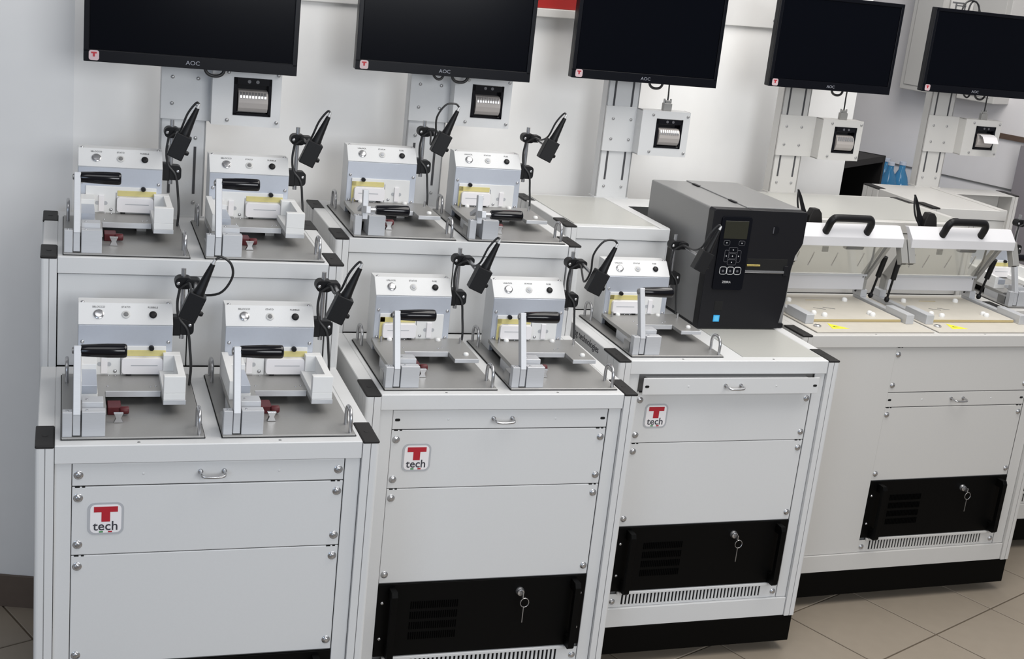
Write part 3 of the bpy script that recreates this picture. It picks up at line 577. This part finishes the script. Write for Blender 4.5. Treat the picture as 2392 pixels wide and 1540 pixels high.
B().cyl((0.116, -0.001, 0.177), (0.155, -0.001, 0.177), 0.0028, None, 8).obj('roller', GOLD, lp)
B().box(0.228, 0.240, -0.004, 0.001, 0.150, 0.178, 0.001, 1).obj('slot_end', PRNB, lp)
B().prism([(0.179, 0.262), (0.190, 0.262), (0.196, 0.268), (0.196, 0.278), (0.190, 0.283), (0.179, 0.283)], 'y', -0.002, 0.001, 0.0005).obj('emblem', GLOSSB, lp)
B().box(0.178, 0.180, -0.0026, 0.001, 0.264, 0.281).obj('emblem_edge', KEYG, lp)
B().box(0.040, 0.064, -0.0008, 0.001, 0.052, 0.078, 0.0005, 1).obj('sensor_window', DARKIN, lp)
st = B().box(0.042, 0.060, -0.0010, 0.001, 0.022, 0.040).obj('sticker', BLUEST, lp)
B().box(0.0445, 0.0575, -0.0013, -0.0008, 0.0245, 0.0375).obj('sticker_mark', mat('sticker_light_blue', (0.10, 0.50, 0.80), 0.4), st)

# ---------------------------------------------------------------- monitors
def monitor(c, x0, wm, label, extra):
    z0, z1 = 1.402, 1.687; yf = 0.733
    r = thing('monitor', label, 'monitor', WD(c, x0, yf, z0), CAB[c][2], 'black flat monitors on the bench columns'); hm = z1-z0
    B().box(0, wm, 0.004, 0.030, 0, hm, 0.003, 2).obj('casing', BEZEL, r)
    B().box(0.012, wm-0.012, 0.0025, 0.006, 0.026, hm-0.012, 0.0006, 1).obj('screen', SCREEN, r)
    fr = B(); fr.box(0, wm, 0, 0.006, 0, 0.025, 0.001, 2); fr.box(0, wm, 0, 0.006, hm-0.011, hm, 0.001, 2); fr.box(0, 0.011, 0, 0.006, 0.02, hm-0.005, 0.001, 2); fr.box(wm-0.011, wm, 0, 0.006, 0.02, hm-0.005, 0.001, 2)
    bz = fr.obj('bezel', BEZEL, r)
    B().box(wm*0.16, wm*0.84, 0.028, 0.050, 0.04, hm-0.05, 0.008, 2).obj('rear_housing', BEZEL, r)
    cxl = (0.299 if c not in (4, 5) else (0.400 if c == 4 else 0.262))-x0
    B().box(cxl-0.05, cxl+0.05, 0.049, 0.0545, 0.09, 0.19).obj('mount_plate', STEELD, r); B().box(cxl-0.02, cxl+0.02, 0.054, 0.112, 0.11, 0.17).obj('mount_arm', STEELD, r)
    text('lettering', 'AOC', 0.0125, KEYW2, bz, front_at(wm*0.50, -0.0004, 0.0115), 0.0003, xscale=1.1)
    s = B().prism(rrect(0.021, 0.0135, 0.021, 0.021, 0.005), 'y', -0.0009, 0.0003).obj('sticker', LOGOPINK, bz)
    B().prism([(0.021+a*0.019, 0.0145+b_*0.019) for a, b_ in ((-0.3, 0.32), (0.3, 0.32), (0.3, 0.15), (0.11, 0.15), (0.11, -0.2), (-0.11, -0.2), (-0.11, 0.15), (-0.3, 0.15))], 'y', -0.0013, -0.0006).obj('sticker_letter', RED, s)
    # cable bundle below the screen
    cb = B(); q = wm*0.56
    cb.tube([(q, 0.035, 0.03), (q+0.004, 0.034, -0.006), (q+0.022, 0.034, -0.016), (q+0.042, 0.035, -0.008), (q+0.048, 0.036, 0.03)], 0.0038, 8, 6)
    if extra: cb.tube([(q-0.05, 0.035, 0.03), (q-0.045, 0.034, -0.004), (q-0.025, 0.034, -0.010), (q-0.01, 0.035, 0.03)], 0.0032, 8, 6)
    cb.obj('cable', RUBBER, r)
    if c == 5:
        top = B(); top.tube([(0.12, 0.03, hm-0.02), (0.13, 0.03, hm+0.02), (0.16, 0.032, hm+0.034), (0.19, 0.034, hm+0.02), (0.20, 0.034, hm-0.02)], 0.003, 8, 6)
        top.tube([(0.15, 0.036, hm-0.02), (0.16, 0.036, hm+0.025), (0.185, 0.038, hm+0.028), (0.215, 0.04, hm-0.02)], 0.003, 8, 6); top.obj('cable', RUBBER, r)
        ts = B(); ts.box(0.085, 0.13, 0.034, 0.038, hm+0.018, hm+0.024); ts.box(0.098, 0.102, 0.034, 0.038, hm-0.01, hm+0.02); ts.box(0.135, 0.139, 0.034, 0.038, hm-0.01, hm+0.02); ts.box(0.10, 0.14, 0.034, 0.038, hm+0.010, hm+0.014); ts.obj('top_bracket', STEELD, r)
    return r
KEYW2 = mat('monitor_letter_grey', (0.25, 0.26, 0.30), 0.4)
monitor(1, 0.079, 0.452, 'black monitor above the four guide block fixtures', False)
monitor(2, 0.078, 0.452, 'black monitor above the fixtures with lowered levers', True)
monitor(3, 0.085, 0.448, 'black monitor above the bench with the label printer', False)
monitor(4, 0.218, 0.448, 'black monitor above the wide bench with clear lids', False)
monitor(5, 0.082, 0.440, 'black monitor in front of the white wall cabinet, cables looping over its top', True)

# ---------------------------------------------------------------- receipt printers on column brackets
def receipt(c, x0, z0, label, paper=False, m=WHITE, colx=0.299):
    yf = 0.795
    r = thing('receipt_printer', label, 'printer', WD(c, x0, yf, z0), CAB[c][2], 'small receipt printers on the columns'); hp = 0.131; wp = 0.154
    fr = B(); a, b_, e, f = 0.047, 0.132, 0.024, 0.109
    fr.box(0, a, 0, 0.003, 0, hp); fr.box(b_, wp, 0, 0.003, 0, hp); fr.box(a, b_, 0, 0.003, 0, e); fr.box(a, b_, 0, 0.003, f, hp)
    fr.box(0, 0.003, 0.003, 0.044, 0, hp); fr.box(wp-0.003, wp, 0.003, 0.044, 0, hp); fr.box(0, wp, 0.003, 0.044, hp-0.003, hp); fr.box(0, wp, 0.003, 0.044, 0, 0.003)
    fr.box(0.003, wp-0.003, 0.040, 0.044, 0.003, hp-0.003); fr.obj('bracket_box', m, r, smooth=False)
    xl = colx-0.0515-x0; B().box(xl, 0.001, 0.043, 0.0505, 0.0, hp, 0.0006, 1).obj('column_plate', m, r)
    for sx in (xl+0.024, xl+0.080):
        for z in (0.036, hp-0.036): put('bolt', BOLT, r, (sx, 0.043, z))
    for sx in (a-0.012, b_+0.014):
        for z in (0.012, hp-0.012): put('bolt', BOLT, r, (sx, 0, z))
    bd = B(); bd.box(a, a+0.009, -0.002, 0.022, e, f, 0.0008, 1); bd.box(b_-0.007, b_, -0.002, 0.022, e, f, 0.0008, 1); bd.box(a, b_, -0.002, 0.022, e, e+0.006, 0.0008, 1); bd.box(a, b_, -0.002, 0.022, f-0.016, f, 0.0008, 1); bd.box(a, b_, 0.018, 0.022, e, f); bd = bd.obj('printer_frame', GLOSSB, r)
    pc = [(0.012, e+0.007), (0.001, e+0.009), (-0.006, e+0.018), (-0.009, e+0.030), (-0.008, e+0.042), (-0.003, e+0.051), (0.004, e+0.056), (0.018, e+0.058), (0.018, e+0.007)]
    B().prism(pc, 'x', a+0.011, b_-0.008, 0.0006).obj('paper_cover', PAPER, r)
    ct = B(); n = 9; xs = a+0.014; st = (b_-0.010-xs)/n
    for k in range(n): ct.prism([(-0.0045, e+0.0535), (-0.0088, e+0.0465), (-0.0100, e+0.0410), (-0.0088, e+0.0400), (-0.0070, e+0.0460), (-0.0020, e+0.0530)], 'x', xs+k*st, xs+(k+0.6)*st)
    ct.obj('paper_cutter', CUTTER, r)
    for sx in (0.4, 0.62): B().cyl((a+(b_-a)*sx, -0.003, f-0.008), (a+(b_-a)*sx, -0.001, f-0.008), 0.004, None, 10).obj('button', KEYG, bd)
    if paper:
        pp = B(); pp.prism([(0.004, e+0.050), (-0.008, e+0.056), (-0.028, e+0.050), (-0.044, e+0.030), (-0.0445, e+0.0303), (-0.0283, e+0.0505), (-0.008, e+0.0566), (0.004, e+0.0506)], 'x', a+0.014, b_-0.010); pp.obj('paper_strip', LABELW, r)
    vg = B(); vx = 0.083; vg.box(vx-0.013, vx+0.013, 0.012, 0.028, hp, hp+0.022, 0.001, 1); vg.box(vx-0.009, vx+0.009, 0.013, 0.027, hp+0.022, hp+0.030, 0.001, 1); vg.cyl((vx-0.010, 0.02, hp+0.02), (vx-0.010, 0.02, hp+0.034), 0.003, None, 8); vg.cyl((vx+0.010, 0.02, hp+0.02), (vx+0.010, 0.02, hp+0.034), 0.003, None, 8)
    vg = vg.obj('serial_plug', GREYP, r)
    B().tube([(vx, 0.02, hp+0.028), (vx, 0.02, hp+0.045), (vx-0.004, 0.015, hp+0.075), (vx-0.012, 0.002, hp+0.12)], 0.0024, 8, 5).obj('plug_cable', RUBBER, vg)
    return r
receipt(1, 0.355, 1.275, 'receipt printer below the monitor over the guide block fixtures')
receipt(2, 0.352, 1.272, 'receipt printer below the monitor over the lowered levers')
receipt(3, 0.343, 1.189, 'receipt printer with grey plug on the column behind the label printer')
receipt(4, 0.479, 1.174, 'receipt printer on the column of the wide bench with clear lids', m=WARMGREY, colx=0.400)
receipt(5, 0.338, 1.180, 'receipt printer with a strip of paper hanging out', True, WARMGREY, 0.262)

# ---------------------------------------------------------------- clear lid fixtures on bench 4
def lid_fixture(x0, label):
    r = thing('lid_fixture', label, 'test fixture', WD(4, x0, 0.0, H), CAB[4][2], 'clear lid fixtures on the wide bench')
    B().box(0.0, 0.385, 0.024, 0.40, 0.0, 0.003, 0.0006, 1).obj('base_plate', BEIGE, r)
    B().box(0.034, 0.336, 0.118, 0.37, 0.003, 0.012, 0.0008, 1).obj('board_tray', BEIGE, r)
    B().box(0.034, 0.336, 0.1165, 0.1182, 0.004, 0.0105).obj('tray_edge', YELLOWB, r)
    for xa in (0.008, 0.340):
        rl = B().box(xa, xa+0.026, 0.098, 0.20, 0.003, 0.030, 0.0008, 1).obj('side_rail', ALU, r); B().box(xa+0.003, xa+0.023, 0.20, 0.37, 0.003, 0.018, 0.0008, 1).obj('rail_tail', ALU, rl)
        B().box(xa+0.002, xa+0.024, 0.33, 0.375, 0.018, 0.040, 0.001, 1).obj('hinge_block', ALU, rl)
    for fx, fy in ((0.075, 0.165), (0.098, 0.145), (0.262, 0.165), (0.262, 0.150), (0.075, 0.30), (0.27, 0.305)):
        B().lathe((fx, fy, 0.012), (fx, fy, 1), [(0, 0.0085), (0.006, 0.0085), (0.010, 0.0055), (0.011, 0.001)], 12).obj('rest_button', NYLON, r)
    for fx, fy, a in ((0.13, 0.22, 0.5), (0.165, 0.225, 0.5), (0.17, 0.31, 0.0)):
        B().box(-0.03 if a == 0 else -0.018, 0.03 if a == 0 else 0.018, -0.0012, 0.0012, 0, 0.0008, mtx=Matrix.Translation((fx, fy, 0.012)) @ Matrix.Rotation(-a, 4, 'Z')).obj('board_slit', YELLOWB if a == 0 else INKG, r)
    B().lathe((0.032, 0.075, 0.003), (0.032, 0.075, 1), [(0, 0.011), (0.003, 0.011), (0.005, 0.008), (0.0045, 0.007), (0.006, 0.003)], 16).obj('push_button', CHROME, r)
    wt = B().prism([(0.066, 0.052), (0.082, 0.102), (0.122, 0.052)], 'z', 0.003, 0.0036).obj('warning_label', YELWARN, r)
    B().prism([(0.079, 0.072), (0.088, 0.076), (0.086, 0.070), (0.097, 0.066), (0.084, 0.066)], 'z', 0.0036, 0.0039).obj('warning_mark', INK, wt)
    # lid: rear bar, front bar, clear sheet, side arms
    B().box(0.03, 0.345, 0.328, 0.352, 0.040, 0.088, 0.003, 2).obj('rear_bar', BARW, r); B().box(0.03, 0.345, 0.318, 0.330, 0.084, 0.091, 0.001, 1).obj('sheet_clip', ALU, r)
    ub = B(); ub.prism([(0.222, 0.196), (0.232, 0.196), (0.262, 0.246), (0.270, 0.252), (0.252, 0.254), (0.222, 0.222)], 'x', 0.006, 0.378, 0.0012); ub = ub.obj('front_bar', BARW, r)
    sh = B(); rotbox(sh, (0.322, 0.088), (0.250, 0.205), 0.30, 0.004, 0.04); sh.obj('clear_sheet', POLY, r)
    for xx in (0.07, 0.12, 0.20, 0.29):
        pn = B(); pn.cyl((xx, 0.300, 0.12), (xx, 0.280, 0.165), 0.0016, None, 8); pn.obj('press_pin', CHROME, r)
    B().box(0.215, 0.275, 0.262, 0.285, 0.178, 0.200, 0.003, 1).obj('camera_module', STEELD, r)
    B().box(0.15, 0.17, 0.285, 0.290, 0.165, 0.182, 0.001, 1).obj('chip', STEELD, r)
    for xa in (0.024, 0.345):
        ar = B(); rotbox(ar, (0.348, 0.030), (0.345, 0.085), 0.012, 0.03, xa); rotbox(ar, (0.345, 0.075), (0.255, 0.205), 0.012, 0.028, xa); ar = ar.obj('side_arm', GREYP, r)
        xs = xa+0.027 if xa > 0.2 else xa-0.027
        tb = B(); rotbox(tb, (0.245, 0.215), (0.215, 0.150), 0.022, 0.024, min(xs, xs)); tb = tb.obj('lid_tube', GREYP, r)
        B().cyl((xs+0.004, 0.217, 0.157), (xs+0.018, 0.217, 0.157), 0.009, None, 10).obj('tube_end', BLACK, tb)
        gx = xs+0.011; lft = xa < 0.2
        gs = B(); p0 = Vector((gx, 0.292, 0.020)) if lft else Vector((gx, 0.338, 0.020)); p1 = Vector((gx, 0.262, 0.186)) if lft else Vector((gx, 0.300, 0.150)); dd = (p1-p0).normalized()
        gs.cyl(p0, p0+dd*0.075, 0.0036, None, 10); gs.cyl(p0+dd*0.068, p1, 0.0082, None, 14); gs.lathe(p0-dd*0.006, p0+dd, [(0, 0.004), (0.004, 0.0075), (0.012, 0.0075), (0.016, 0.004)], 10); gs.obj('gas_spring', BLACK, r)
    hb = B(); hy, hz = 0.226, 0.236
    hb.tube([(0.116, 0.240, 0.226), (0.116, 0.228, 0.246), (0.117, 0.220, 0.264), (0.124, 0.217, 0.275), (0.138, 0.216, 0.278), (0.231, 0.216, 0.278), (0.246, 0.217, 0.275), (0.253, 0.220, 0.264), (0.254, 0.228, 0.246), (0.254, 0.240, 0.226)], 0.0108, 14, 5); hb.obj('handle', BLACK, r)
    cp = B(); cp.prism([(0.058, 0.335), (0.062, 0.336), (0.074, 0.318), (0.092, 0.282), (0.112, 0.252), (0.112, 0.238), (0.096, 0.238), (0.088, 0.252), (0.078, 0.285)], 'y', 0.318, 0.323, 0.0006)
    cp.tube([(0.060, 0.318, 0.333), (0.058, 0.312, 0.305), (0.066, 0.306, 0.272), (0.088, 0.302, 0.240)], 0.0028, 8, 6); cp = cp.obj('latch_plate', BLACK, r)
    B().prism([(0.100, 0.238), (0.150, 0.238), (0.142, 0.272), (0.132, 0.284), (0.112, 0.284), (0.103, 0.262)], 'y', 0.305, 0.330, 0.002).obj('latch_grip', CAPM, cp)
    B().tube([(0.315, 0.27, 0.19), (0.335, 0.30, 0.14), (0.338, 0.33, 0.08), (0.336, 0.352, 0.03)], 0.003, 8, 6).obj('cable', RUBBER, r)
    return r
BARW = mat('lid_bar_white', (0.62, 0.615, 0.63), 0.45)
YELLOWB = mat('tan_edge', (0.45, 0.36, 0.18), 0.5)
lid_fixture(0.058, 'open clear lid fixture with warning triangle, beside the label printer')
lid_fixture(0.459, 'open clear lid fixture with warning triangle, beside the bottle side bench')

# ---------------------------------------------------------------- far corner
def frame_at(p, ang): return Matrix.Translation(p) @ Matrix.Rotation(ang, 4, 'Z')
wcab = thing('wall_cabinet', 'white metal wall cabinet hanging above the water bottles', 'cabinet', tuple(far(-3.55, 0.0, 1.315)), WA-R(90))
# local x runs along the far wall, -y out of the wall
B().box(0.0, 0.47, -0.12, -0.001, 0.0, 0.62, 0.003, 2).obj('body', WARMGREY, wcab)
dr = B().box(0.022, 0.448, -0.1245, -0.1202, 0.022, 0.6, 0.002, 2).obj('door', WARMGREY, wcab)
B().cyl((0.06, -0.1245, 0.46), (0.06, -0.132, 0.46), 0.008, None, 12).obj('door_lock', STEELD, dr)
bs = thing('bookcase', 'black open bookcase with dark shelves behind the end of the wall', 'bookcase', (1.446, 5.47, 0), R(54.8))
# local: x back along front edge (negative), +y depth
bc = B(); bc.box(-0.62, -0.60, 0, 0.34, 0, 1.075); bc.box(-0.02, 0, 0, 0.34, 0, 1.075); bc.box(-0.62, 0, 0, 0.34, 1.05, 1.075); bc.obj('frame', CAPM, bs)
B().box(-0.61, -0.01, 0.325, 0.338, 0.02, 1.06).obj('back_panel', DARKIN, bs)
for z in (0.02, 0.36, 0.70): B().box(-0.60, -0.02, 0.005, 0.325, z, z+0.02).obj('shelf', CAPM, bs)
c_, s_ = math.cos(R(54.8)), math.sin(R(54.8))
def bsl(x, y, z): return (1.446+c_*x-s_*y, 5.47+s_*x+c_*y, z)
tag(B().lathe((0, 0, 0), (0, 0, 1), [(0, 0.045), (0.06, 0.06), (0.14, 0.06), (0.17, 0.02), (0.175, 0.005)], 12).obj('red_bag', REDK, None, bsl(-0.16, 0.12, 0.7205)), 'dark red round bag on the shelf of the black bookcase', 'bag')
tag(B().lathe((0, 0, 0), (0, 0, 1), [(0, 0.018), (0.006, 0.020), (0.010, 0.008), (0.022, 0.012), (0.030, 0.015), (0.036, 0.006)], 12).obj('brass_ornament', GOLD, None, bsl(-0.20, 0.13, 1.0755)), 'small brass ornament standing on top of the black bookcase', 'ornament')
tb = thing('side_table', 'white side table under the wall cabinet, carrying the water bottles', 'table', tuple(far(-3.72, 0.02, 0)), WA-R(90))
B().box(0, 0.70, -0.42, 0, 0.675, 0.70, 0.002, 1).obj('table_top', WARMGREY, tb)
for x in (0.03, 0.67):
    for y in (-0.39, -0.03): B().box(x-0.02, x+0.02, y-0.02, y+0.02, 0, 0.675).obj('leg', GREYP, tb)
bprof = [(0, 0.038), (0.01, 0.042), (0.06, 0.042), (0.065, 0.039), (0.09, 0.042), (0.17, 0.042), (0.20, 0.041), (0.235, 0.030), (0.265, 0.015), (0.285, 0.0135), (0.29, 0.0135)]
bo_me = B().lathe((0, 0, 0), (0, 0, 1), bprof, 18).mesh('water_bottle', WATERB)
cap_me = B().lathe((0, 0, 0.287), (0, 0, 1), [(0, 0.0155), (0.014, 0.0155), (0.016, 0.012)], 14).mesh('bottle_cap', mat('bottle_cap_white', (0.6, 0.65, 0.75), 0.4))
for i in range(3):
    for j in range(2):
        p = far(-3.63+0.087*i, 0.12+0.087*j, 0.7005)
        o = tag(put('water_bottle', bo_me, None, tuple(p)), 'clear blue water bottle in the pack on the side table', 'bottle', 'water bottles on the side table'); put('bottle_cap', cap_me, o)
structure(wall_slab('trim_1', far(-3.9, 0.006), far(-2.4, 0.006), 0.964, 0.970, 0.005, INKG, fn))
structure(wall_slab('trim_2', far(-3.22, 0.012), far(-2.6, 0.012), 1.172, 1.194, 0.011, WOODY, fn))
gp = wall_slab('partition', far(-2.95, 0.06), far(-2.5, 0.06), 0.0, 1.165, 0.05, PURPLEG, fn); tag(gp, 'grey free-standing screen against the wall below the brown rail', 'screen')
